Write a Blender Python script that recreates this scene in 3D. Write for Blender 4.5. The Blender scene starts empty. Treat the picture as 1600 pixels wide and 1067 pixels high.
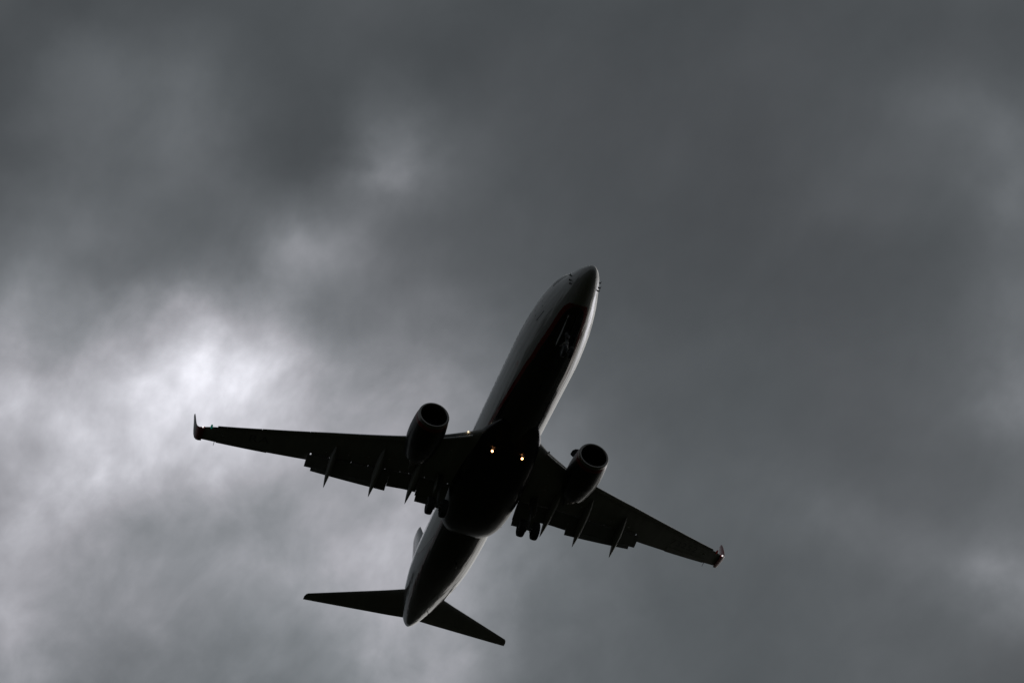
import bpy, bmesh, math, random
from mathutils import Vector, Matrix
random.seed(7)
R_ = math.radians
sc = bpy.context.scene
PI = math.pi

# ------------------------------------------------------------------ pose of the airliner and of the camera
# aircraft frame: x aft from the nose, y to starboard, z up (metres)
PITCH = R_(2.5)
ROT = Matrix.Rotation(PITCH, 3, 'Y')
CAM_L = Vector((-68.767, 21.928, -74.072))
CR = Vector((-.30447, -.95057, .06088)); CD = Vector((.63838, -.25108, -.72762)); CF = Vector((.70694, -.18268, .68328))
ORG = Vector((19.5, 0, -3.95))                       # under the main wheels
EYE = Vector((0, 0, 1.7))
ROOT = EYE + ROT @ (ORG - CAM_L)
wr, wd, wf = ROT @ CR, ROT @ CD, ROT @ CF

cam = bpy.data.objects.new('camera', bpy.data.cameras.new('camera'))
sc.collection.objects.link(cam)
m = Matrix((wr, -wd, -wf)).transposed()
cam.matrix_world = Matrix.Translation(EYE) @ m.to_4x4()
cam.data.sensor_width = 36; cam.data.lens = 36 * 3000 / 1600
cam.data.clip_start = .1; cam.data.clip_end = 20000
sc.camera = cam
sc.render.resolution_x = 1024; sc.render.resolution_y = 682
sc.view_settings.view_transform = 'Standard'; sc.view_settings.look = 'None'
sc.view_settings.exposure = 0; sc.view_settings.gamma = 1

# ------------------------------------------------------------------ world: Nishita daylight behind a closed cloud deck
# the veiled sun stands to the right of the picture, on the port side of the airliner
sund = (wf * math.cos(R_(36)) + (wr * .9 + wd * .43) * math.sin(R_(36))).normalized()
SUN_EL = math.asin(sund.z); SUN_AZ = math.atan2(sund.x, sund.y)
w = bpy.data.worlds.new('World'); sc.world = w; w.use_nodes = True
nt = w.node_tree; N = nt.nodes; Lk = nt.links; N.clear()
def nd(t, **k):
    n = N.new(t)
    for a, b in k.items(): setattr(n, a, b)
    return n
def put(sock, v):
    if isinstance(v, bpy.types.NodeSocket): Lk.new(v, sock)
    else: sock.default_value = v
def mth(op, a, b=0., c=None, clamp=False):
    n = nd('ShaderNodeMath', operation=op, use_clamp=clamp); put(n.inputs[0], a); put(n.inputs[1], b)
    if c is not None: put(n.inputs[2], c)
    return n.outputs[0]
def vm(op, a, b=(0, 0, 0), c=None, s=None, out=0):
    n = nd('ShaderNodeVectorMath', operation=op); put(n.inputs[0], a)
    if op != 'SCALE': put(n.inputs[1], b)
    if c is not None: put(n.inputs[2], c)
    if s is not None: put(n.inputs[3], s)
    return n.outputs[out]
def noise(vec, scale, detail=5, rough=.5, w4=None, out=0):
    n = nd('ShaderNodeTexNoise'); put(n.inputs['Vector'], vec); n.inputs['Scale'].default_value = scale
    n.inputs['Detail'].default_value = detail; n.inputs['Roughness'].default_value = rough
    return n.outputs[out]
out = nd('ShaderNodeOutputWorld'); bg = nd('ShaderNodeBackground')
tc = nd('ShaderNodeTexCoord'); d = vm('NORMALIZE', tc.outputs['Generated'])
# cloud deck coordinates: where the ray meets a flat layer
dz = nd('ShaderNodeSeparateXYZ'); Lk.new(d, dz.inputs[0])
zc = mth('MAXIMUM', dz.outputs[2], .08)
deck = vm('SCALE', d, s=mth('MULTIPLY_ADD', mth('DIVIDE', 1., zc), .35, 1.9))
w1 = vm('SUBTRACT', noise(deck, 5.5, 4, .55, out=1), (.5, .5, .5))
w2 = vm('SUBTRACT', noise(deck, 22., 4, .55, out=1), (.5, .5, .5))
fwd = mth('MAXIMUM', vm('DOT_PRODUCT', d, tuple(wf), out=1), .05)
def comp(ax):
    return mth('DIVIDE', vm('DOT_PRODUCT', d, tuple(ax), out=1), fwd)
cu = comp(wr); cv = comp(wd)
s1 = nd('ShaderNodeSeparateXYZ'); Lk.new(w1, s1.inputs[0]); s2 = nd('ShaderNodeSeparateXYZ'); Lk.new(w2, s2.inputs[0])
W1, W2 = .024, .012
def warp(c, i):
    return mth('ADD', mth('MULTIPLY_ADD', s1.outputs[i], W1, c), mth('MULTIPLY', s2.outputs[i], W2))
U = mth('MULTIPLY_ADD', warp(cu, 0), 3000 / 2400, (800 + 400) / 2400, clamp=True)
V = mth('MULTIPLY_ADD', warp(cv, 1), 3000 / 1800, (533.5 + 360) / 1800, clamp=True)
CLOUD_A = [[0.0, -0.547, -1.094, -1.117, -1.059, -1.159, -1.149, -1.019, -1.013, -0.867, -0.469, -0.216, -0.055, 0.033, 0.05, 0.023, -0.045, -0.132, -0.307, -0.153, 0.0], [0.0, 0.128, 0.255, 0.032, -0.31, -0.517, -0.362, -0.053, 0.335, 0.491, 0.394, 0.448, 0.475, 0.466, 0.391, 0.398, 0.308, 0.092, -0.111, -0.055, 0.0], [0.0, 0.011, 0.021, 0.099, -0.039, -0.302, -0.41, -0.077, 0.671, 0.298, -0.133, -0.185, -0.266, -0.418, -0.345, -0.188, -0.125, -0.106, -0.088, -0.044, 0.0], [0.0, 0.222, 0.444, -0.076, -0.167, -0.023, 0.116, 0.086, -0.185, -0.051, -0.045, 0.05, -0.015, -0.06, -0.015, -0.078, -0.223, -0.274, -0.666, -0.333, 0.0], [0.0, 0.024, 0.048, -0.134, -0.188, -0.493, 0.201, 0.656, -0.079, -0.04, -0.053, -0.012, -0.008, -0.05, -0.068, -0.05, -0.1, -0.036, 0.262, 0.131, 0.0], [0.0, 0.131, 0.262, -0.503, -0.248, 0.13, 0.239, -0.257, 0.073, 0.199, -0.054, -0.09, 0.01, -0.063, -0.106, 0.009, 0.043, 0.126, 0.195, 0.098, 0.0]]
CLOUD_B = [[0.0, 0.113, 0.226, 0.153, 0.007, -0.097, -0.279, -0.593, -1.13, -1.384, -1.306, -1.204, -1.101, -0.956, -0.778, -0.389, 0.0], [0.0, -0.208, -0.415, -0.486, -0.406, -0.295, -0.407, -0.528, -0.542, -0.378, -0.06, 0.284, 0.281, 0.419, 0.436, 0.218, 0.0], [0.0, 0.229, 0.458, 0.233, 0.304, 0.47, 0.29, 0.043, -0.377, -0.301, -0.107, 0.112, 0.149, 0.312, 0.412, 0.206, 0.0], [0.0, 0.159, 0.319, 0.11, -0.324, -0.439, -0.036, 0.123, 0.232, -0.104, 0.116, -0.158, -0.447, 0.042, 0.469, 0.234, 0.0], [0.0, 0.066, 0.132, -0.287, -0.405, -0.211, 0.535, 0.318, -0.243, 0.067, -0.144, -0.096, 0.266, 0.0, -0.138, -0.069, 0.0], [0.0, 0.096, 0.193, -0.324, -0.019, 0.202, -0.358, 0.098, 0.164, 0.201, -0.301, -0.341, 0.095, 0.253, 0.021, 0.011, 0.0]]
CX = [-400, -200, 0, 100, 200, 300, 400, 500, 600, 700, 800, 900, 1000, 1100, 1200, 1300, 1400, 1500, 1600, 1800, 2000]
RY = [-360.0, -180.0, 0.0, 90.0, 180.0, 270.0, 360.0, 450.0, 540.0, 630.0, 720.0, 810.0, 900.0, 990.0, 1080.0, 1260.0, 1440.0]
def ramp(t, pos, rows):
    r = nd('ShaderNodeValToRGB'); r.color_ramp.interpolation = 'CARDINAL'
    e = r.color_ramp.elements
    while len(e) < len(pos): e.new(.5)
    for i, p in enumerate(pos): e[i].position = p
    for i in range(len(pos)):
        e[i].color = tuple(rows[k][i] / 4 + .5 for k in range(3)) + (1,)
    Lk.new(t, r.inputs[0])
    return vm('MULTIPLY_ADD', r.outputs[0], (4, 4, 4), (-2, -2, -2))
pu = [(x + 400) / 2400 for x in CX]; pv = [(y + 360) / 1800 for y in RY]
L = None
for g in range(2):
    dp = vm('DOT_PRODUCT', ramp(U, pu, CLOUD_A[3*g:3*g+3]), ramp(V, pv, CLOUD_B[3*g:3*g+3]), out=1)
    L = dp if L is None else mth('ADD', L, dp)
# separate wisps and dark scud: (u, v, half-widths, turn, strength), placed in camera-frame pixels
SCUD = [
    (616, 236, 24, 44, 20, .20), (580, 278, 56, 14, -8, .20), (468, 375, 20, 40, 8, .14), (478, 412, 46, 34, 0, .04),
    (345, 610, 70, 50, 30, .08), (395, 525, 70, 30, 30, -.02), (290, 505, 70, 26, 10, .02), (500, 470, 36, 60, 10, -.20),
    (505, 565, 26, 30, 0, .16), (445, 620, 70, 26, -35, -.06), (35, 620, 36, 24, 20, .12), (110, 565, 60, 30, 25, -.06), (120, 630, 50, 30, 0, -.10),
    (150, 690, 50, 60, 30, .05), (30, 720, 60, 40, 0, -.08), (215, 740, 90, 26, -20, .10), (75, 800, 90, 30, -40, .12),
    (20, 870, 40, 24, -30, .02), (330, 800, 110, 40, -10, -.14), (300, 900, 120, 50, 0, -.08), (640, 800, 30, 90, 35, .08),
    (600, 930, 60, 40, 0, .06), (560, 780, 60, 30, -20, -.08), (640, 620, 50, 40, 0, .14), (560, 520, 50, 40, 0, -.10),
    (630, 500, 26, 34, 0, .14), (700, 560, 50, 40, 0, -.06), (110, 110, 60, 60, 0, .06), (60, 470, 40, 30, 0, .10),
    (40, 420, 50, 26, 0, .08), (330, 330, 80, 24, 15, .06), (250, 420, 90, 30, 0, -.10), (1500, 175, 120, 30, 16, .12),
    (1340, 320, 60, 40, 0, .10), (1585, 315, 26, 40, 0, .12), (1420, 285, 80, 20, 0, -.08), (1595, 590, 34, 90, 0, .16),
    (1560, 905, 70, 26, 10, .20), (1400, 860, 130, 36, 18, .12), (1300, 800, 100, 30, 20, .06), (1560, 720, 60, 40, 0, -.08),
    (1380, 985, 120, 30, 0, -.06), (900, 690, 60, 90, 20, .08), (860, 900, 120, 60, 0, .06), (1150, 130, 120, 80, 0, -.05)]
px = mth('MULTIPLY', mth('ADD', warp(cu, 0), mth('MULTIPLY', s2.outputs[2], .010)), 30.); py = mth('MULTIPLY', warp(cv, 1), 30.)
for (bx, by, sx, sy, an, am) in SCUD:
    bx, by, sx, sy, an = (bx - 800) / 100, (by - 533.5) / 100, sx / 100, sy / 100, R_(an)
    ca, sa = math.cos(an), math.sin(an)
    dx = mth('SUBTRACT', px, bx); dy = mth('SUBTRACT', py, by)
    e1 = mth('MULTIPLY_ADD', dy, sa / sx, mth('MULTIPLY', dx, ca / sx)); e2 = mth('MULTIPLY_ADD', dy, ca / sy, mth('MULTIPLY', dx, -sa / sy))
    q = mth('MULTIPLY_ADD', e1, e1, mth('MULTIPLY', e2, e2))
    L = mth('MULTIPLY_ADD', mth('EXPONENT', mth('MULTIPLY', q, -.5)), am, L)
# drawn-out billows at three scales: stronger where the cloud is thin and bright
ax_ = (wr * .55 - wd * .83).normalized()
drawn = vm('ADD', deck, vm('SCALE', tuple(ax_), s=mth('MULTIPLY', vm('DOT_PRODUCT', deck, tuple(ax_), out=1), -.22)))
def dn(off, scale, det, rough, dist):
    n = nd('ShaderNodeTexNoise'); put(n.inputs['Vector'], vm('ADD', drawn, off)); n.inputs['Scale'].default_value = scale
    n.inputs['Detail'].default_value = det; n.inputs['Roughness'].default_value = rough; n.inputs['Distortion'].default_value = dist
    return mth('SUBTRACT', n.outputs[0], .5)
n1 = dn((0, 0, 0), 10., 7, .52, .25); n2 = dn((7, 3, 1), 4.5, 5, .5, .2); n3 = dn((3, 9, 4), 26., 5, .55, .3)
amp = mth('MULTIPLY_ADD', mth('MAXIMUM', L, 0.), .75, .30)
L = mth('ADD', L, mth('MULTIPLY', mth('ADD', mth('MULTIPLY_ADD', n3, .20, n1), mth('MULTIPLY', n2, .35)), amp))
lum = mth('EXPONENT', mth('ADD', L, -2.3025850929940455))
veil = mth('EXPONENT', mth('MULTIPLY', mth('SUBTRACT', vm('DOT_PRODUCT', d, tuple(sund), out=1), 1.), 120.))
veil = mth('MULTIPLY', veil, mth('MULTIPLY_ADD', n2, 1.2, 1.))
lum = mth('ADD', lum, mth('MULTIPLY', veil, 1.5))
# tint: greenish grey where dark, faint lavender where bright
mx = nd('ShaderNodeMix', data_type='RGBA')
t = mth('ADD', mth('MULTIPLY', lum, 2.6), mth('MULTIPLY', mth('SUBTRACT', noise(deck, 2.2, 3), .5), .9), clamp=True)
put(mx.inputs[0], t); mx.inputs[6].default_value = (.90, 1.01, 1.07, 1); mx.inputs[7].default_value = (.98, .98, 1.06, 1)
col = vm('SCALE', mx.outputs[2], s=lum)
sky = nd('ShaderNodeTexSky', sky_type='NISHITA'); sky.sun_disc = False
sky.sun_elevation = SUN_EL; sky.sun_rotation = SUN_AZ
mix = nd('ShaderNodeMix', data_type='RGBA'); mix.inputs[0].default_value = .985
Lk.new(sky.outputs[0], mix.inputs[6]); Lk.new(vm('SCALE', col, s=10.), mix.inputs[7])
Lk.new(mix.outputs[2], bg.inputs[0]); bg.inputs[1].default_value = .1
Lk.new(bg.outputs[0], out.inputs[0])

sun = bpy.data.objects.new('sun', bpy.data.lights.new('sun', 'SUN'))
sc.collection.objects.link(sun); sun.data.energy = .5; sun.data.angle = R_(75); sun.data.color = (1, .96, .9)
sun.rotation_euler = (-sund).to_track_quat('-Z', 'Y').to_euler(); sun.location = (0, 0, 300)

# ------------------------------------------------------------------ materials
def mat(name, col, rough=.5, metal=0., coat=0., emis=None, es=0., bump=None, coat_rough=.06, spec=.5):
    m = bpy.data.materials.new(name); m.use_nodes = True
    t = m.node_tree; b = t.nodes['Principled BSDF']
    b.inputs['Base Color'].default_value = (*col, 1); b.inputs['Roughness'].default_value = rough
    b.inputs['Metallic'].default_value = metal; b.inputs['Coat Weight'].default_value = coat
    b.inputs['Coat Roughness'].default_value = coat_rough; b.inputs['Specular IOR Level'].default_value = spec
    if emis: b.inputs['Emission Color'].default_value = (*emis, 1); b.inputs['Emission Strength'].default_value = es
    # grime: a faint large-scale variation of colour and roughness
    tcn = t.nodes.new('ShaderNodeTexCoord'); nz = t.nodes.new('ShaderNodeTexNoise')
    nz.inputs['Scale'].default_value = 1.3; nz.inputs['Detail'].default_value = 6
    mp = t.nodes.new('ShaderNodeMapping'); mp.inputs['Scale'].default_value = (.25, 1.4, 1.4)
    t.links.new(tcn.outputs['Object'], mp.inputs[0]); t.links.new(mp.outputs[0], nz.inputs['Vector'])
    if not emis:
        mr = t.nodes.new('ShaderNodeMapRange'); t.links.new(nz.outputs[0], mr.inputs[0])
        mr.inputs[1].default_value = .3; mr.inputs[2].default_value = .7
        mr.inputs[3].default_value = .82; mr.inputs[4].default_value = 1.05
        sc_ = t.nodes.new('ShaderNodeVectorMath'); sc_.operation = 'SCALE'; sc_.inputs[0].default_value = col
        t.links.new(mr.outputs[0], sc_.inputs[3]); t.links.new(sc_.outputs[0], b.inputs['Base Color'])
        mr2 = t.nodes.new('ShaderNodeMapRange'); t.links.new(nz.outputs[0], mr2.inputs[0])
        mr2.inputs[3].default_value = rough * .8; mr2.inputs[4].default_value = min(1, rough * 1.25)
        t.links.new(mr2.outputs[0], b.inputs['Roughness'])
    if bump:
        bz = t.nodes.new('ShaderNodeTexNoise'); bz.inputs['Scale'].default_value = bump[0]; bz.inputs['Detail'].default_value = 2
        mp2 = t.nodes.new('ShaderNodeMapping'); mp2.inputs['Scale'].default_value = bump[2]
        t.links.new(tcn.outputs['Object'], mp2.inputs[0]); t.links.new(mp2.outputs[0], bz.inputs['Vector'])
        bp = t.nodes.new('ShaderNodeBump'); bp.inputs['Strength'].default_value = 1; bp.inputs['Distance'].default_value = bump[1]
        t.links.new(bz.outputs[0], bp.inputs['Height']); t.links.new(bp.outputs[0], b.inputs['Normal'])
        t.links.new(bp.outputs[0], b.inputs['Coat Normal'])
    return m
def livery():
    """white upper hull, red cheat line, near-black belly; the border height is stored per vertex"""
    m = mat('livery_paint', (.75, .75, .74), .22, coat=1., bump=(3.2, .03, (.03, 1, 1)))
    t = m.node_tree; b = t.nodes['Principled BSDF']
    at = t.nodes.new('ShaderNodeAttribute'); at.attribute_name = 'border'
    a = t.nodes.new('ShaderNodeMath'); a.operation = 'MULTIPLY_ADD'; a.inputs[1].default_value = .25; a.inputs[2].default_value = .5
    r = t.nodes.new('ShaderNodeValToRGB'); e = r.color_ramp.elements; r.color_ramp.interpolation = 'CONSTANT'
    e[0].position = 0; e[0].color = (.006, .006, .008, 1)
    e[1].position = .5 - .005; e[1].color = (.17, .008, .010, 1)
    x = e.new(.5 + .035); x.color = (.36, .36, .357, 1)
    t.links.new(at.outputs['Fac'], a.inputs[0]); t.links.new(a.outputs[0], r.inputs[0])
    at2 = t.nodes.new('ShaderNodeAttribute'); at2.attribute_name = 'swoosh'
    a2 = t.nodes.new('ShaderNodeMath'); a2.operation = 'MULTIPLY_ADD'; a2.inputs[1].default_value = .25; a2.inputs[2].default_value = .5
    r2 = t.nodes.new('ShaderNodeValToRGB'); e = r2.color_ramp.elements; r2.color_ramp.interpolation = 'CONSTANT'
    e[0].position = 0; e[0].color = (1, 1, 1, 1); e[1].position = .47; e[1].color = (.24, .012, .014, 1)
    x = e.new(.54); x.color = (.62, .63, .66, 1)
    t.links.new(at2.outputs['Fac'], a2.inputs[0]); t.links.new(a2.outputs[0], r2.inputs[0])
    mu = t.nodes.new('ShaderNodeVectorMath'); mu.operation = 'MULTIPLY'
    t.links.new(r.outputs[0], mu.inputs[0]); t.links.new(r2.outputs[0], mu.inputs[1])
    t.links.new(mu.outputs[0], b.inputs['Base Color'])
    return m
M = dict(
    livery=livery(),
    white=mat('white_paint', (.72, .72, .71), .3, coat=.5, bump=(2, .006, (.1, 1, 1))),
    tail=mat('fin_paint', (.18, .185, .20), .3, coat=.6),
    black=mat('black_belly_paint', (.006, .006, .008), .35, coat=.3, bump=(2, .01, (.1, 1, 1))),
    red=mat('red_paint', (.17, .008, .010), .3, coat=.5),
    grey=mat('wing_grey_paint', (.33, .33, .32), .42, bump=(1.5, .006, (1, 1, 1))),
    dgrey=mat('flap_grey_paint', (.24, .24, .235), .45),
    metal=mat('bare_aluminium', (.55, .55, .56), .24, metal=1.),
    wlt=mat('winglet_grey_paint', (.15, .145, .15), .35, coat=.3),
    wlred=mat('winglet_red_paint', (.26, .02, .022), .4, coat=.2),
    lip=mat('intake_lip_metal', (.28, .27, .26), .36, metal=1.),
    steel=mat('dark_steel', (.16, .15, .14), .4, metal=1.),
    titan=mat('hot_section_titanium', (.20, .18, .16), .38, metal=1.),
    rubber=mat('tyre_rubber', (.018, .018, .018), .75),
    strut=mat('gear_paint', (.17, .17, .17), .4),
    glass=mat('window_glass', (.012, .013, .015), .08, coat=.3),
    seal=mat('door_seal', (.03, .03, .03), .6),
    fan=mat('fan_titanium', (.08, .08, .085), .4, metal=1.),
    mark=mat('registration_paint', (.17, .17, .18), .5),
    lamp=mat('landing_lamp_lens', (1, .9, .75), .3, emis=(1, .42, .15), es=13.),
    rootlamp=mat('root_lamp_lens', (1, .9, .75), .3, emis=(1, .80, .55), es=1.3),
    green=mat('green_lamp_lens', (.01, .12, .09), .3, emis=(.04, .85, .6), es=.08),
    redl=mat('red_lamp_lens', (.12, .01, .01), .3, emis=(1, .05, .03), es=.02),
    strobe=mat('white_lamp_lens', (.9, .9, .9), .3, emis=(1, .95, .95), es=1.),
)

# ------------------------------------------------------------------ mesh helpers (all shapes in aircraft coordinates)
CEN = {}
def build(name, bm, ma, parent, smooth=35, mats=None, label=None, attr=None, bevel=0, paint=None):
    bmesh.ops.recalc_face_normals(bm, faces=bm.faces)
    if bevel:
        bmesh.ops.bevel(bm, geom=[e for e in bm.edges if len(e.link_faces) == 2 and e.calc_face_angle(0) > .6], offset=bevel, segments=2, affect='EDGES', profile=.5)
    if paint:
        for f in bm.faces: f.material_index = paint(f)
    vs = [v.co for v in bm.verts]
    lo = Vector([min(v[i] for v in vs) for i in range(3)]); hi = Vector([max(v[i] for v in vs) for i in range(3)])
    c = (lo + hi) / 2
    av = {k: [f(v.co) for v in bm.verts] for k, f in attr.items()} if attr else None
    for v in bm.verts: v.co -= c
    for f in bm.faces: f.smooth = True
    for e in bm.edges:
        if len(e.link_faces) == 2 and e.calc_face_angle(0) > R_(smooth): e.smooth = False
    me = bpy.data.meshes.new(name); bm.to_mesh(me); bm.free()
    if av:
        for k, v in av.items(): a = me.attributes.new(k, 'FLOAT', 'POINT'); a.data.foreach_set('value', v)
    for x in (mats or [ma]): me.materials.append(x)
    o = bpy.data.objects.new(name, me); sc.collection.objects.link(o)
    o.parent = parent; o.location = c - CEN[parent.name]; CEN[o.name] = c
    if label: o['label'] = label
    return o
def nb(): return bmesh.new()
def loft(bm, rings, closed=True, caps=(True, True), mi=None):
    vr = [[bm.verts.new(p) for p in r] for r in rings]
    n = len(rings[0])
    for a, b in zip(vr, vr[1:]):
        for i in range(n if closed else n - 1):
            j = (i + 1) % n
            try:
                f = bm.faces.new((a[i], a[j], b[j], b[i]))
                if mi is not None: f.material_index = mi
            except ValueError: pass
    for k, e in ((0, caps[0]), (-1, caps[1])):
        if e:
            try: bm.faces.new(vr[k])
            except ValueError: pass
    return vr
def box(bm, c, s, rot=None):
    M4 = Matrix.Translation(c) @ (rot.to_4x4() if rot else Matrix()) @ Matrix.Diagonal((*s, 1))
    bmesh.ops.create_cube(bm, size=1, matrix=M4)
def tube(bm, a, b, r0, r1=None, n=16):
    a, b = Vector(a), Vector(b); r1 = r0 if r1 is None else r1
    q = (b - a).to_track_quat('Z', 'Y').to_matrix()
    loft(bm, [[p + q @ Vector((r*math.cos(t*2*PI/n), r*math.sin(t*2*PI/n), 0)) for t in range(n)] for p, r in ((a, r0), (b, r1))])
def revolve(bm, prof, c, axis='X', n=48, sz=1., caps=(False, False), flat=0.):
    """prof: (offset along axis, radius)"""
    rings = []
    for o, r in prof:
        ring = []
        for i in range(n):
            t = i * 2 * PI / n; a, b = r * math.cos(t), r * math.sin(t)
            if b < 0: b *= 1 - flat
            ring.append(Vector(c) + (Vector((o, a, b)) if axis == 'X' else Vector((a, o, b))))
        rings.append(ring)
    loft(bm, rings, caps=caps)
def interp(T, x):
    if x <= T[0][0]: return list(T[0][1:])
    for a, b in zip(T, T[1:]):
        if x <= b[0]:
            t = (x - a[0]) / (b[0] - a[0]); return [p + (q - p) * t for p, q in zip(a[1:], b[1:])]
    return list(T[-1][1:])
def smooth_interp(T, x):
    """Catmull-Rom through the table"""
    n = len(T)
    if x <= T[0][0]: return list(T[0][1:])
    if x >= T[-1][0]: return list(T[-1][1:])
    for i in range(n - 1):
        if x <= T[i+1][0]: break
    x0, x1 = T[i][0], T[i+1][0]; h = x1 - x0; t = (x - x0) / h; res = []
    for k in range(1, len(T[0])):
        y0, y1 = T[i][k], T[i+1][k]; dl = (y1 - y0) / h
        dp = (y0 - T[i-1][k]) / (x0 - T[i-1][0]) if i > 0 else dl
        dn = (T[i+2][k] - y1) / (T[i+2][0] - x1) if i + 2 < n else dl
        m0 = 0 if dp * dl <= 0 else 2 * dp * dl / (dp + dl); m1 = 0 if dn * dl <= 0 else 2 * dn * dl / (dn + dl)
        if i == 0: m0 = dl * 1.2
        res.append((2*t**3-3*t**2+1)*y0 + (t**3-2*t**2+t)*h*m0 + (-2*t**3+3*t**2)*y1 + (t**3-t**2)*h*m1)
    return res

# ------------------------------------------------------------------ the ground
def ground():
    bm = nb(); r = 9000; n = 48
    rings = []
    for k in (0, 60, 200, 600, 2000, r):
        rings.append([Vector((k * math.cos(t*2*PI/n), k * math.sin(t*2*PI/n), 0)) for t in range(n)])
    c = bm.verts.new((0, 0, 0)); prev = None
    for ring in rings[1:]:
        vs = [bm.verts.new(p) for p in ring]
        for i in range(n):
            j = (i + 1) % n
            bm.faces.new((c, vs[i], vs[j])) if prev is None else bm.faces.new((prev[i], vs[i], vs[j], prev[j]))
        prev = vs
    me = bpy.data.meshes.new('ground'); bm.to_mesh(me); bm.free()
    m = bpy.data.materials.new('meadow'); m.use_nodes = True; t = m.node_tree; b = t.nodes['Principled BSDF']
    tcn = t.nodes.new('ShaderNodeTexCoord'); nz = t.nodes.new('ShaderNodeTexNoise'); nz.inputs['Scale'].default_value = .06; nz.inputs['Detail'].default_value = 9
    r_ = t.nodes.new('ShaderNodeValToRGB'); e = r_.color_ramp.elements
    e[0].position = .35; e[0].color = (.012, .016, .007, 1); e[1].position = .7; e[1].color = (.032, .032, .018, 1)
    t.links.new(tcn.outputs['Object'], nz.inputs['Vector']); t.links.new(nz.outputs[0], r_.inputs[0]); t.links.new(r_.outputs[0], b.inputs['Base Color'])
    b.inputs['Roughness'].default_value = .95; b.inputs['Specular IOR Level'].default_value = .1
    me.materials.append(m); o = bpy.data.objects.new('ground', me); sc.collection.objects.link(o)
    o['kind'] = 'structure'; o['label'] = 'dark green meadow under the approach path'
ground()

# ------------------------------------------------------------------ the airliner
root = bpy.data.objects.new('airliner', None); sc.collection.objects.link(root)
root.location = ROOT; root.rotation_euler = (0, PITCH, 0); root.empty_display_size = 3
root['label'] = 'twin-engine jet airliner with winglets, landing gear and flaps down, seen from below against grey cloud'
root['category'] = 'airplane'
CEN[root.name] = ORG

# hull: x, bottom, top, half-width, height of the widest point
FT = [(0,-.72,-.72,.0,-.72),(.06,-.88,-.55,.155,-.72),(.2,-1.0,-.40,.28,-.71),(.5,-1.13,-.15,.46,-.65),(1,-1.26,.17,.665,-.54),(1.5,-1.36,.45,.82,-.43),(2,-1.44,.74,.965,-.31),(2.5,-1.51,1.12,1.10,-.18),(3,-1.58,1.48,1.24,-.05),(3.6,-1.66,1.76,1.385,.07),(4.5,-1.77,1.94,1.56,.15),(5.5,-1.88,2.0,1.71,.17),(6.8,-1.96,2.0,1.82,.15),(8.2,-2,2.0,1.88,.12),(24,-2,2,1.88,.12),(25.5,-1.98,2,1.88,.12),(27,-1.88,2,1.87,.13),(29,-1.62,2,1.83,.2),(31,-1.26,1.98,1.70,.34),(33,-.85,1.93,1.46,.5),(35,-.38,1.82,1.12,.68),(36.5,.0,1.66,.78,.82),(37.4,.26,1.45,.50,.87),(37.85,.46,1.22,.26,.86),(38.0,.66,1.05,.13,.85)]
def hull(x, a, off=0.):
    zb, zt, hw, zw = smooth_interp(FT, x)
    s, c = math.sin(a), math.cos(a)
    return Vector((x, (hw + off) * c, zw + ((zt - zw) + off) * s if s > 0 else zw + ((zw - zb) + off) * s))
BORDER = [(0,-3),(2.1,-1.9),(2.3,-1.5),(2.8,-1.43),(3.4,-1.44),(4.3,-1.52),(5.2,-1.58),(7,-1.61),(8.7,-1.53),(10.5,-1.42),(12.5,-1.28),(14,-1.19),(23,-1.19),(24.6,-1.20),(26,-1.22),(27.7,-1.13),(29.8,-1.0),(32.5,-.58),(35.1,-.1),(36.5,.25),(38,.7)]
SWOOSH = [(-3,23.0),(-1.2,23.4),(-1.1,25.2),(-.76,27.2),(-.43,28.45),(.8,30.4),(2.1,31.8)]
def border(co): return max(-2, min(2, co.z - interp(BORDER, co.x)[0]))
def swoosh(co): return max(-2, min(2, co.x - interp(SWOOSH, co.z)[0]))
xs = [.0, .02, .06, .12] + [.2 * i for i in range(1, 191)]; xs = [x for x in xs if x < 38] + [38.0]
NS = 144
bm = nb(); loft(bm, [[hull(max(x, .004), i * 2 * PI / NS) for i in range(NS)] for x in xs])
fus = build('fuselage', bm, M['livery'], root, attr={'border': border, 'swoosh': swoosh})

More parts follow.
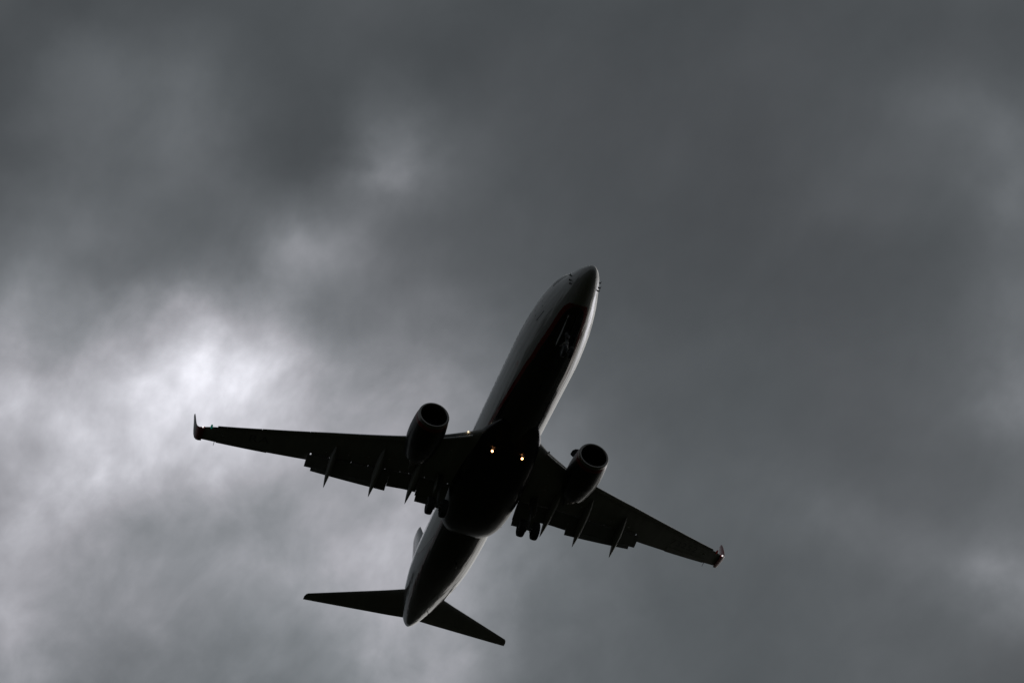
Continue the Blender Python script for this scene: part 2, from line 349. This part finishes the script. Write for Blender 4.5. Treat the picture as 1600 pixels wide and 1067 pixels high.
def hull_side(x, z, s, off=0.):
    """point on the hull side at height z, and its outward normal"""
    zb, zt, hw, zw = smooth_interp(FT, x)
    h = (zt - zw) if z > zw else (zw - zb)
    q = max(-1, min(1, (z - zw) / h)); a = math.asin(q)
    p = hull(x, a); p2 = hull(x + .02, a); p3 = hull(x, a + .01)
    nrm = (p2 - p).cross(p3 - p); nrm.normalize()
    if nrm.y < 0: nrm = -nrm
    p = p + nrm * off
    return Vector((p.x, p.y * s, p.z))
def patch(bm, x0, x1, z0, z1, s, off, thick, n=5, rad=.0, shear=0.):
    """small curved plate standing slightly proud of the hull"""
    def grid(o):
        return [[bm.verts.new(hull_side(x0 + (x1-x0)*i/n + shear*(j/n), z0 + (z1-z0)*j/n, s, o)) for i in range(n+1)] for j in range(n+1)]
    A, B = grid(off), grid(off + thick)
    def cell(j, i):
        q = [(j, i), (j, i+1), (j+1, i+1), (j+1, i)]
        if rad and i in (0, n-1) and j in (0, n-1):
            q.remove((0 if j == 0 else n, 0 if i == 0 else n))
        return q
    for j in range(n):
        for i in range(n):
            q = cell(j, i)
            bm.faces.new([A[u][v] for u, v in q]); bm.faces.new([B[u][v] for u, v in q[::-1]])
    c0 = 1 if rad else 0
    rim = [(0, i) for i in range(c0, n+1-c0)] + [(j, n) for j in range(c0, n+1-c0)] + [(n, i) for i in range(n-c0, c0-1, -1)] + [(j, 0) for j in range(n-c0, c0-1, -1)]
    rim = [r for k, r in enumerate(rim) if r != rim[k-1]]
    for k in range(len(rim)):
        u, v = rim[k], rim[(k+1) % len(rim)]
        bm.faces.new((A[u[0]][u[1]], A[v[0]][v[1]], B[v[0]][v[1]], B[u[0]][u[1]]))
    bmesh.ops.delete(bm, geom=[v for v in bm.verts if not v.link_faces], context='VERTS')
# cockpit glass
for s in (1, -1):
    for x0, x1, z0, z1, sh in ((1.92, 2.28, .26, .62, .30), (2.36, 2.80, .30, .74, .22), (2.88, 3.25, .36, .76, .12)):
        bm = nb(); patch(bm, x0, x1, z0, z1, s, .006, -.02, shear=sh); build('cockpit_window', bm, M['glass'], fus)
# cabin windows and doors
for s in (1, -1):
    for k in range(49):
        x = 6.0 + k * .508
        if x > 30.2: break
        bm = nb(); patch(bm, x - .13, x + .13, .42, .78, s, .004, -.02, n=4, rad=1); build('cabin_window', bm, M['glass'], fus)
    for x0, wd_, z0, z1 in ((4.25, .86, -.62, 1.18), (30.9, .76, -.5, 1.15), (15.6, .5, .05, 1.0), (16.6, .5, .05, 1.0)):
        bm = nb()
        t_ = .04
        for a in ((x0, x0+t_, z0, z1), (x0+wd_, x0+wd_+t_, z0, z1), (x0+t_, x0+wd_, z0, z0+t_), (x0+t_, x0+wd_, z1-t_, z1)):
            patch(bm, *a, s, .003, -.01)
        build('cabin_door' if wd_ > .6 else 'exit_door', bm, M['seal'], fus)
# air data probes, and blade aerials
for x, z in ((1.44, -.30), (1.47, -.62), (1.53, -.80)):
    for s in (1, -1):
        bm = nb(); p = hull_side(x, z, s); n = (hull_side(x, z, s, .1) - p).normalized()
        tube(bm, p - n*.02, p + n*.10, .045, .03); tube(bm, p + n*.10 + Vector((.05,0,0)), p + n*.10 + Vector((-.13, 0, 0)), .022, .01)
        build('pitot_probe', bm, M['seal'], fus)
def blade(x, y, z, h, ch, name='antenna', up=-1, r=.02):
    bm = nb()
    rings = []
    for t, c0, c1 in ((0, 0, 1), (.6, .3, 1), (1, .55, .95)):
        zz = z + up*h*t; a0, a1 = x + ch*c0, x + ch*c1
        rings.append([Vector((a0, y, zz)), Vector(((a0+a1)/2, y + r, zz)), Vector((a1, y, zz)), Vector(((a0+a1)/2, y - r, zz))])
    loft(bm, rings); build(name, bm, M['black'], fus)
blade(8.6, 0, -1.99, .30, .32); blade(26.6, -.35, -1.86, .34, .26); blade(11.6, 0, -1.99, .22, .3)
blade(34.6, -.62, -.28, .34, .16, 'drain_mast'); blade(22.35, -1.93, -1.15, .42, .12, 'drain_mast')
blade(9., 0, 1.99, .32, .34, up=1); blade(18., 0, 1.99, .32, .34, up=1)
bm = nb(); revolve(bm, [(37.85, .02), (37.86, .1), (38.03, .09), (38.04, .06), (37.9, .05)], (0, 0, .86), n=24); build('exhaust_outlet', bm, M['titan'], fus)

# wing-body fairing
BF = [(12.6,-1.92,1.15,-1.4),(13.2,-1.97,1.42,-1.25),(14,-2.0,1.70,-1.05),(15.2,-2.08,1.98,-.9),(16.2,-2.26,2.08,-.85),(17.2,-2.40,2.15,-.82),(19.5,-2.48,2.2,-.8),(20.9,-2.46,2.16,-.8),(21.9,-2.38,2.06,-.82),(22.7,-2.24,1.90,-.88),(23.3,-2.06,1.64,-1.0),(23.65,-1.9,1.3,-1.25)]
bm = nb(); rings = []
for k in range(61):
    x = 12.6 + 11.05 * k / 60
    zb, hw, zt = smooth_interp(BF, x); zc_ = zt - .25; ring = []
    for i in range(49):
        a = PI + PI * i / 48
        c, s_ = math.cos(a), math.sin(a)
        e = .78
        ring.append(Vector((x, hw * math.copysign(abs(c)**e, c), zc_ + (zc_ - zb) * math.copysign(abs(s_)**e, s_))))
    ring.append(Vector((x, 1.2 * min(1, hw/1.8), zc_ + .2))); ring.append(Vector((x, -1.2 * min(1, hw/1.8), zc_ + .2)))
    rings.append(ring)
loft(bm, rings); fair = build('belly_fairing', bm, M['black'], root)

# ---- wings
def wz(y): y = abs(y); return -1.35 + .105 * (y - 1.9) + .0055 * max(0, y - 1.9)**2
LE = [(1.0,13.45),(1.5,13.8),(1.9,14.2),(2.4,14.68),(3.4,15.45),(4.2,16.05),(5.9,17.05),(9.8,19.15),(13.2,21.12),(16.5,23.1),(17.0,23.45),(17.25,23.85)]
TEF = [(1.0,21.6),(4.67,21.5),(5.8,21.45),(10.58,22.48),(17.0,24.85),(17.25,24.98)]       # clean trailing edge
TEC = [(1.0,19.55),(4.67,20.02),(10.58,21.72),(17.25,24.9)]                              # where the flap bay starts
def le(y): return interp(LE, y)[0]
def te(y): return interp(TEF, y)[0]
def tec(y): return interp(TEC, y)[0]
def yt(t, tc): return 5 * tc * (.2969*math.sqrt(max(t,0)) - .126*t - .3516*t*t + .2843*t**3 - .1036*t**4)
def tcr(y): return .135 - .035 * min(1, (y - 1.5) / 8)
def wsec(y, s, x_end=None, n=22, x0=None):
    """closed section of the fixed wing at span station y (tip on +y), starboard s=1"""
    a, b = le(y) + .16, te(y); c = b - a; z0 = wz(y); tc = tcr(y)
    fe = 1. if x_end is None else (x_end - a) / c
    up, lo = [], []
    for i in range(n + 1):
        t = fe * (1 - math.cos(PI / 2 * i / n)) if True else 0
        h = yt(t, tc) * c
        cam_ = .012 * c * math.sin(PI * t)
        up.append(Vector((a + t*c, y*s, z0 + h*1.05 + cam_))); lo.append(Vector((a + t*c, y*s, z0 - h*.75 + cam_)))
    return up[::-1] + lo[1:]
def wing_low(x, y):
    a, b = le(y) + .16, te(y); c = b - a; t = (x - a) / c
    return wz(y) - yt(t, tcr(y))*c*.75 + .012*c*math.sin(PI*min(1,max(0,t)))
def wing(s):
    side = 'starboard' if s > 0 else 'port'
    bm = nb(); rings = []
    for y in (1.0, 1.5, 1.9, 2.4, 2.9, 3.4, 4.0, 4.67, 5.8, 7, 8.2, 9.4, 10.57): rings.append(wsec(y, s, tec(y)))
    for y in (10.60, 11.5, 13, 14.5, 16, 16.6, 17.02): rings.append(wsec(y, s))
    loft(bm, rings)
    wg = build('wing', bm, M['grey'], root)
    # winglet: a curved blend from the tip, then the fin-like blade
    st = [(17.0,23.55,1.46,1.42,0),(17.18,23.70,1.50,1.36,.25),(17.33,23.86,1.60,1.28,.6),(17.44,24.02,1.78,1.2,.95),(17.52,24.18,2.05,1.08,1.25),(17.58,24.38,2.45,.93,1.38),(17.64,24.68,3.0,.70,1.42),(17.69,24.98,3.45,.48,1.45),(17.71,25.2,3.60,.30,1.45)]
    bm = nb(); rings = []
    for y, x, z, c, an in st:
        nv = Vector((0, -math.sin(an), math.cos(an))); up, lo = [], []
        for i in range(15):
            t = 1 - math.cos(PI/2*i/14); h = yt(t, .09)*c
            up.append(Vector((x + t*c, y, z)) + nv*h); lo.append(Vector((x + t*c, y, z)) - nv*h)
        rings.append([Vector((p.x, p.y*s, p.z)) for p in up[::-1] + lo[1:]])
    bmw = bm; loft(bmw, rings)
    wl = build('winglet', bmw, M['red'] if s < 0 else M['tail'], wg, label=None, mats=[M['wlt'], M['wlred']], paint=lambda f: 1 if (f.calc_center_median().z < 1.85 or f.normal.y * s < -.2) else 0)
    # slats (outboard) and Krueger flaps (inboard)
    def slat(y0, y1):
        bm = nb(); rings = []
        for k in range(7):
            y = y0 + (y1 - y0)*k/6; a = le(y); c = te(y) - a; tc = tcr(y); z0 = wz(y) - .10 * (c/4.5)
            o, q = [], []
            for i in range(9):
                t = .115*(1 - i/8)**2; h = yt(t, tc)*c; o.append(Vector((a + t*c, y*s, z0 + h*1.05)))
            for i in range(1, 7):
                t = .055*(i/6)**2; h = yt(t, tc)*c; o.append(Vector((a + t*c, y*s, z0 - h*.78)))
            lo = o[-1]; hi = o[0]
            for f in (.25, .5, .75):
                b = lo.lerp(hi, f); q.append(b + Vector((-.028*c*math.sin(PI*f), 0, 0)))
            rings.append(o + q)
        loft(bm, rings); build('slat', bm, M['metal'], wg)
    for y0, y1 in ((5.55, 8.25), (8.27, 11.0), (11.02, 13.7), (13.72, 16.25)): slat(y0, y1)
    def krueger(y0, y1):
        bm = nb(); rings = []
        for k in range(4):
            y = y0 + (y1-y0)*k/3; a = le(y) + .2; z0 = wing_low(a + .25, y) - .02
            pr = [(0.1, .02), (-.28, -.18), (-.36, -.30), (-.33, -.36), (-.26, -.30), (.12, -.05)]
            rings.append([Vector((a + px, y*s, z0 + pz)) for px, pz in pr])
        loft(bm, rings); build('krueger_flap', bm, M['grey'], wg)
    krueger(2.3, 3.15); krueger(3.18, 4.0)
    # leading-edge glove lamp at the wing root
    bm = nb(); revolve(bm, [(-.05, .0), (-.03, .035), (0, .05), (.05, .055)], (le(2.5) + .06, 2.5*s, wz(2.5) + .02), n=16)
    build('landing_light', bm, M['rootlamp'] if s > 0 else M['glass'], wg)
    # spoilers close the gap over the flap, with narrow slots between them
    cuts = [2.3, 3.71, 4.67, 5.2, 6.10, 7.11, 8.11, 9.4, 10.5]
    for y0, y1 in zip(cuts, cuts[1:]):
        bm = nb(); rings = []; g = .011
        for k in range(3):
            y = y0 + g + (y1 - y0 - 2*g)*k/2; b = tec(y)
            h = yt((b - le(y) - .16)/(te(y)-le(y)-.16), tcr(y)) * (te(y)-le(y)-.16)
            z = wz(y) + h*.6
            rings.append([Vector((b + .002, y*s, z)), Vector((b + .38, y*s, z - .09)), Vector((b + .38, y*s, z - .10)), Vector((b + .002, y*s, z - .12))])
        loft(bm, rings); build('spoiler', bm, M['grey'], wg)
    # double-slotted flaps
    def flap(y0, y1, ca, x_off, z_off, ang, name='flap', ch_end=None, n=6, x_end=None, z_end=None):
        bm = nb(); rings = []
        for k in range(n+1):
            f = k/n; y = y0 + (y1-y0)*f; c = ca + ((ch_end or ca) - ca)*f
            x0 = tec(y) + x_off + ((x_end if x_end is not None else x_off) - x_off)*f; z0 = wz(y) + z_off + ((z_end if z_end is not None else z_off) - z_off)*f; A = R_(ang); up, lo = [], []
            for i in range(11):
                t = 1 - math.cos(PI/2*i/10); h = yt(t, .17)*c
                def rr(u, v): return Vector((x0 + u*math.cos(A) + v*math.sin(A), y*s, z0 - u*math.sin(A) + v*math.cos(A)))
                up.append(rr(t*c, h)); lo.append(rr(t*c, -h*.45))
            rings.append(up[::-1] + lo[1:])
        loft(bm, rings); return build(name, bm, M['dgrey'], wg)
    flap(5.755, 10.72, 1.12, .02, -.13, 20, ch_end=.90)
    flap(5.76, 10.30, .46, .97, -.43, 38, 'aft_flap', ch_end=.34, x_end=.76, z_end=-.37)
    flap(3.985, 5.745, 1.15, .02, -.13, 20)
    flap(2.18, 3.975, 1.34, .02, -.13, 22)
    flap(2.22, 3.90, .52, 1.14, -.53, 40, 'aft_flap')
    # aileron: a thin groove and the panel, hinged at the rear of the outer wing
    bm = nb(); rings = []
    for k in range(5):
        y = 13.05 + (16.1 - 13.05)*k/4; b = te(y) + .03; c = (te(y) - le(y))*.24
        z = wz(y); rings.append([Vector((b, y*s, z + .004)), Vector((b - c, y*s, wing_low(b - c, y) - .012 + .10)), Vector((b - c, y*s, wing_low(b - c, y) - .014)), Vector((b, y*s, z - .012))])
    loft(bm, rings); build('aileron', bm, M['grey'], wg)
    # flap track fairings: canoe bodies with drooped tails
    def canoe(y, xt, zt, x0, w_=.17, dpt=.36):
        bm = nb(); rings = []; n = 22
        zs = wing_low(x0, y) + .03; xm = x0 + (xt - x0)*.52; zm = wing_low(min(xm, tec(y) - .1), y) - .18
        for k in range(n+1):
            f = k/n; x = x0 + (xt - x0)*f
            zc2 = (1-f)**2*zs + 2*f*(1-f)*(zm + .12) + f*f*(zt + .0)
            p = math.sin(PI*min(1, f*1.0)**.85)**.8 if 0 < f < 1 else .0
            hw = w_*max(p, .02); hd = dpt*max(p, .02)
            rings.append([Vector((x, (y + hw*math.cos(a*PI/8))*s, zc2 + hd*(math.sin(a*PI/8) if math.sin(a*PI/8) < 0 else .55*math.sin(a*PI/8)))) for a in range(16)])
        loft(bm, rings); build('flap_track_fairing', bm, M['grey'], wg)
    canoe(9.25, 23.2, -1.27, 20.0, .19, .42); canoe(6.56, 22.44, -1.74, 18.5, .22, .46); canoe(4.33, 22.1, -1.86, 17.6, .22, .42)
    # small metal vent and drain covers under the wing
    for x, y in ((21.0, 9.72), (23.55, 15.8), (18.9, 4.9), (19.4, 6.1), (19.95, 7.3), (20.5, 8.4), (18.1, 3.3), (16.6, 3.0)):
        z = wing_low(x, y); bm = nb()
        loft(bm, [[Vector((x + r*math.cos(t*PI/6), (y + r*math.sin(t*PI/6))*s, z + dz_)) for t in range(12)] for r, dz_ in ((.075, .03), (.07, -.012), (.05, -.02))])
        build('vent_cover', bm, M['metal'], wg)
    # tip lights, static wick
    yy = 16.62
    bm = nb(); revolve(bm, [(-.05, .0), (-.03, .05), (.05, .07), (.25, .06), (.3, .0)], (le(yy) - .0, yy*s, wz(yy) + .0), n=14); build('position_light', bm, M['green'] if s > 0 else M['redl'], wg, label='green lens at the starboard wing tip' if s > 0 else 'red lens at the port wing tip')
    yy = 16.98
    bm = nb(); revolve(bm, [(-.04, .0), (-.02, .04), (.04, .055), (.12, .0)], (23.56, 17.12*s, 1.43), n=14); build('strobe_light', bm, M['strobe'], wg)
    for yk in (16.2,):
        bm = nb(); tube(bm, (te(yk) - .05, yk*s, wz(yk)), (te(yk) + .32, yk*s, wz(yk) - .06), .02, .012, 8); build('static_wick', bm, M['seal'], wg)
    return wg


wings = {s: wing(s) for s in (1, -1)}

# registration letters under the wings, laid on the skin
def letters(text, s, y0, x0, size, name='registration_lettering'):
    cu_ = bpy.data.curves.new('lettering', 'FONT'); cu_.body = text; cu_.size = size; cu_.space_character = 1.12
    ob = bpy.data.objects.new('lettering', cu_); sc.collection.objects.link(ob)
    me = bpy.data.meshes.new_from_object(ob.evaluated_get(bpy.context.evaluated_depsgraph_get()))
    bm = nb(); bm.from_mesh(me); sc.collection.objects.unlink(ob); bpy.data.objects.remove(ob)
    bmesh.ops.triangulate(bm, faces=bm.faces)
    bmesh.ops.subdivide_edges(bm, edges=bm.edges, cuts=1)
    for v in bm.verts:
        u, w_ = v.co.x, v.co.y
        y = y0 - u; x = x0 - u * .44 * s - w_ * 1.0        # text runs towards port, its top towards the leading edge
        v.co = Vector((x, y, wing_low(x, abs(y)) - .004))
    build(name, bm, M['mark'], wings[s])
letters('RA', 1, 14.35, 23.05, .95)
letters('73252', -1, -13.0, 22.45, .80)

# ---- engines
def engine(s):
    cx, cy, cz = 13.6, 4.89 * s, -1.73; c = (cx, cy, cz)
    OUT = [(.22,.93),(.35,.965),(.55,.995),(.8,1.02),(1.2,1.045),(1.6,1.06),(2.1,1.05),(2.6,1.0),(3.1,.925),(3.45,.855),(3.7,.79)]
    bm = nb(); fine = [(.22 + 3.48*i/40) for i in range(41)]
    revolve(bm, [(o, smooth_interp(OUT, o)[0]) for o in fine] + [(3.7,.77),(3.2,.80),(2.6,.82)], c, n=64, flat=.03)
    red0, red1 = cx + .23, cx + .47
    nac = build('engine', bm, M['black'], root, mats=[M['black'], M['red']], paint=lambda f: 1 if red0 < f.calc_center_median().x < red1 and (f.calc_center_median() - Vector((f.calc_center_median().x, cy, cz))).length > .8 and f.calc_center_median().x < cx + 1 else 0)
    bm = nb(); prof = []
    for i in range(17):
        a = -PI/2 + PI * i / 16           # from inner side round the highlight to the outer side
        prof.append((.115 - .115*math.cos(a) , .845 + .085*math.sin(a)))
    prof = [(.9,.775),(.6,.765),(.35,.757)] + [(.16,.757)] + prof[2:-1] + [(.219,.932)]
    revolve(bm, prof, c, n=64, flat=.03); build('intake_lip', bm, M['lip'], nac)
    bm = nb(); revolve(bm, [(.75,.772),(1.02,.776),(1.25,.77),(1.3,.0)], c, n=48); build('intake_duct', bm, M['steel'], nac)
    bm = nb()
    for k in range(24):
        a = k*2*PI/24; rings = []
        for r, tw, ch in ((.2, .4, .16), (.48, .8, .20), (.755, 1.1, .22)):
            q = Vector((0, math.cos(a), math.sin(a))); t_ = Vector((0, -math.sin(a), math.cos(a)))
            e = Vector((math.cos(tw), 0, 0)) * ch/2 + t_ * math.sin(tw) * ch/2
            p0 = Vector(c) + Vector((1.02, 0, 0)) + q*r
            th = Vector((.012, 0, 0)); rings.append([p0 - e - th, p0 + e - th, p0 + e + th, p0 - e + th])
        loft(bm, rings)
    build('fan', bm, M['fan'], nac)
    bm = nb(); revolve(bm, [(.62,.0),(.66,.05),(.78,.13),(.92,.19),(1.05,.22),(1.2,.22)], c, n=32); build('spinner', bm, M['black'], nac)
    bm = nb(); revolve(bm, [(2.8,.60),(3.4,.56),(3.9,.47),(4.35,.385),(4.36,.36),(3.9,.42),(3.4,.40)], c, n=48); build('exhaust_nozzle', bm, M['titan'], nac)
    bm = nb(); revolve(bm, [(3.3,.26),(3.9,.26),(4.4,.20),(4.8,.09),(4.95,.0)], c, n=32); build('exhaust_plug', bm, M['titan'], nac)
    # pylon
    bm = nb(); rings = []
    for x, zt, zb, hw in ((14.35,-.73,-.8,.05),(14.9,-.60,-.95,.15),(15.8,-.52,-1.0,.19),(16.8,-.6,-1.15,.2),(17.6,-.75,-1.35,.18),(18.4,-.9,-1.5,.13),(19.3,-1.1,-1.45,.03)):
        rings.append([Vector((x, cy + a*hw, z)) for a, z in ((-1,zt),(-.8,zt+.03),(.8,zt+.03),(1,zt),(1,(zt+zb)/2),(.7,zb),(-.7,zb),(-1,(zt+zb)/2))])
    loft(bm, rings); build('pylon', bm, M['grey'], nac)
    # strake on the inboard cheek
    bm = nb(); rings = []; a = R_(40)
    q = Vector((0, -s*math.cos(a), math.sin(a))); t_ = Vector((0, -s*math.sin(a), -math.cos(a)))
    for x, h in ((.55, .02), (.75, .22), (1.0, .34), (1.35, .36), (1.42, .30)):
        b = Vector(c) + Vector((x, 0, 0)) + q*1.0
        rings.append([b - t_*.018, b + t_*.018, b + q*h + t_*.01, b + q*h - t_*.01])
    loft(bm, rings); build('nacelle_strake', bm, M['black'], nac)
    # drain mast below the cowl
    bm = nb(); box(bm, Vector(c) + Vector((2.3, 0, -1.0)), (.3, .05, .16)); build('drain_mast', bm, M['black'], nac, bevel=.015)
engine(1); engine(-1)

# ---- tail
def surf(rings_def, n=16, tc=.10, fe=1.):
    """rings_def: (leading edge point, chord, normal)"""
    rings = []
    for p, c, nv in rings_def:
        up, lo = [], []
        for i in range(n+1):
            t = fe*(1 - math.cos(PI/2*i/n)); h = yt(t, tc)*c
            up.append(Vector(p) + Vector((t*c, 0, 0)) + nv*h); lo.append(Vector(p) + Vector((t*c, 0, 0)) - nv*h)
        rings.append(up[::-1] + lo[1:])
    return rings
HL = [(.2,33.62),(1.16,34.34),(1.79,34.81),(7.0,38.32),(7.1,38.45),(7.18,38.75)]
HT = [(.2,37.32),(.73,37.53),(7.0,39.12),(7.18,39.16)]
def hz(y): return .76 + .12*y
for s in (1, -1):
    bm = nb(); Z = Vector((0, 0, 1))
    loft(bm, surf([((interp(HL, y)[0], y*s, hz(y)), interp(HT, y)[0] - interp(HL, y)[0], Z) for y in (.2, 1.2, 2.4, 4, 5.5, 6.59)], fe=.70) +
             surf([((interp(HL, y)[0], y*s, hz(y)), interp(HT, y)[0] - interp(HL, y)[0], Z) for y in (6.61, 7.0, 7.1, 7.18)]))
    tp = build('tailplane', bm, M['grey'], root)
    bm = nb(); rings = []
    for k in range(7):
        y = .45 + (6.6 - .45)*k/6; a, b = interp(HL, y)[0], interp(HT, y)[0]; c = b - a; h = c*.031
        z = hz(y); x1 = a + .705*c
        rings.append([Vector((b, y*s, z + .006)), Vector((x1 + .1*c, y*s, z + h*.8)), Vector((x1, y*s, z + h)), Vector((x1 - .015, y*s, z)), Vector((x1, y*s, z - h)), Vector((x1 + .1*c, y*s, z - h*.8)), Vector((b, y*s, z - .006))])
    loft(bm, rings); build('elevator', bm, M['grey'], tp)
FL = [(1.6,31.4),(2.2,32.2),(2.9,32.75),(5,34.42),(8.7,37.45),(8.88,37.75),(8.95,38.1)]
FT_ = [(1.6,37.75),(8.7,39.4),(8.95,39.35)]
bm = nb(); Y = Vector((0, 1, 0))
loft(bm, surf([((interp(FL, z)[0], 0, z), interp(FT_, z)[0] - interp(FL, z)[0], Y) for z in (1.6, 2.2, 2.9, 5, 6.5, 8.28)], tc=.09, fe=.72) +
         surf([((interp(FL, z)[0], 0, z), interp(FT_, z)[0] - interp(FL, z)[0], Y) for z in (8.32, 8.7, 8.88, 8.95)], tc=.09))
fin = build('tail_fin', bm, M['tail'], root)
bm = nb(); rings = []
for k in range(6):
    z = 2.0 + (8.3 - 2.0)*k/5; a, b = interp(FL, z)[0], interp(FT_, z)[0]; c = b - a; h = c*.0265; x1 = a + .725*c
    rings.append([Vector((b, .006, z)), Vector((x1 + .1*c, h*.8, z)), Vector((x1, h, z)), Vector((x1 - .015, 0, z)), Vector((x1, -h, z)), Vector((x1 + .1*c, -h*.8, z)), Vector((b, -.006, z))])
loft(bm, rings); build('rudder', bm, M['tail'], fin)
bm = nb(); rings = []
for x, zt, hw in ((27.6, 2.0, .03), (29, 2.12, .08), (30.5, 2.32, .12), (32, 2.66, .16), (33.2, 3.2, .16)):
    rings.append([Vector((x, -hw, 1.8)), Vector((x, hw, 1.8)), Vector((x, hw*.5, (1.8+zt)/2+.1)), Vector((x, 0, zt)), Vector((x, -hw*.5, (1.8+zt)/2+.1))])
loft(bm, rings); build('dorsal_fillet', bm, M['tail'], fin)

# ---- landing gear
def wheel(c, r, w_, parent):
    bm = nb(); k = w_/2
    prof = [(-k*.75, r*.55), (-k*.98, r*.68), (-k, r*.82), (-k*.86, r*.94), (-k*.5, r*.99), (0, r), (k*.5, r*.99), (k*.86, r*.94), (k, r*.82), (k*.98, r*.68), (k*.75, r*.55)]
    revolve(bm, prof, c, axis='Y', n=40)
    # axis Y: the revolve offsets x with cos and z with sin
    ty = build('wheel', bm, M['rubber'], parent)
    bm = nb(); revolve(bm, [(-k*.3, .0), (-k*.35, r*.2), (-k*.6, r*.25), (-k*.5, r*.5), (-k*.78, r*.565), (k*.78, r*.565), (k*.5, r*.5), (k*.6, r*.25), (k*.35, r*.2), (k*.3, .0)], c, axis='Y', n=32)
    build('rim', bm, M['strut'], ty)
def main_gear(s):
    y = 2.865 * s; ax = Vector((19.58, y, -3.49))
    bm = nb(); tube(bm, (19.15, y, -1.15), (19.38, y, -2.45), .13, .12); tube(bm, (19.38, y, -2.45), ax, .075)
    tube(bm, (ax.x, y - .6, ax.z), (ax.x, y + .6, ax.z), .07)
    lg = build('main_landing_gear', bm, M['strut'], root)
    wheel((ax.x, y + .43, ax.z), .565, .40, lg); wheel((ax.x, y - .43, ax.z), .565, .40, lg)
    bm = nb(); tube(bm, (19.3, y, -2.1), (19.2, y - s*1.35, -1.5), .06); build('side_brace', bm, M['strut'], lg)
    bm = nb(); tube(bm, (19.35, y, -2.3), (19.75, y, -2.75), .035); tube(bm, (19.75, y, -2.75), (19.5, y, -3.25), .035); build('torsion_link', bm, M['strut'], lg)
    bm = nb(); box(bm, (19.3, y + s*.28, -1.85), (.75, .04, 1.3)); build('gear_door', bm, M['grey'], lg, bevel=.015)
    for a in (1, -1):
        bm = nb(); tube(bm, (ax.x, y + a*.12, ax.z), (ax.x, y + a*.26, ax.z), .2, .2, 20); build('brake', bm, M['steel'], lg)
main_gear(1); main_gear(-1)
ax = Vector((4.05, 0, -3.38)); bm = nb()
tube(bm, (4.35, 0, -1.7), (4.15, 0, -2.75), .09); tube(bm, (4.15, 0, -2.75), ax, .055); tube(bm, (ax.x, -.28, ax.z), (ax.x, .28, ax.z), .05)
ng = build('nose_landing_gear', bm, M['strut'], root)
for a in (1, -1): wheel((ax.x, .2*a, ax.z), .345, .2, ng)
bm = nb(); tube(bm, (4.2, .06, -2.5), (5.3, .06, -1.9), .035); tube(bm, (4.2, -.06, -2.5), (5.3, -.06, -1.9), .035); build('drag_brace', bm, M['strut'], ng)
bm = nb(); tube(bm, (4.02, 0, -2.35), (3.88, 0, -2.37), .08, .09); build('taxi_light', bm, M['glass'], ng)
for a in (1, -1):
    bm = nb(); rings = []
    for x, h in ((2.95, .12), (3.2, .34), (3.8, .46), (4.6, .48), (4.95, .40)):
        z = -1.74 - (x - 2.95)*.09
        rings.append([Vector((x, a*.36, z)), Vector((x, a*.42, z - h)), Vector((x, a*.39, z - h)), Vector((x, a*.33, z))])
    loft(bm, rings); build('gear_door', bm, M['grey'] if a > 0 else M['black'], ng)
# retractable landing lamps under the belly
for a in (1, -1):
    c = Vector((14.98, .92*a, -2.14)); bm = nb()
    n = Vector((-.85, 0, -.53)).normalized(); q = n.to_track_quat('Z', 'Y').to_matrix()
    loft(bm, [[c + q @ Vector((r*math.cos(t*PI/10), r*math.sin(t*PI/10), o)) for t in range(20)] for o, r in ((-.12, .03), (-.09, .06), (.0, .08), (.01, .08), (.0, .065))])
    tube(bm, c - n*.1, c + Vector((.12, 0, .3)), .03)
    bm2 = nb(); box(bm2, c + Vector((-.16, .02, .05)), (.03, .26, .09), Matrix.Rotation(R_(-30), 3, 'Y'))
    tube(bm2, c + Vector((-.16, 0, .06)), c + Vector((-.1, 0, .32)), .02)
    hs = build('landing_light', bm, M['metal'], root)
    build('lamp_glow_plate', bm2, M['strut'], hs)  # added reflector plate, catches the lamp's light to stand in for its amber glare
    bm = nb(); loft(bm, [[c + q @ Vector((r*math.cos(t*PI/10), r*math.sin(t*PI/10), o)) for t in range(20)] for o, r in ((.0, .06), (.02, .05), (.035, .02))])
    build('lamp_lens', bm, M['lamp'], hs)
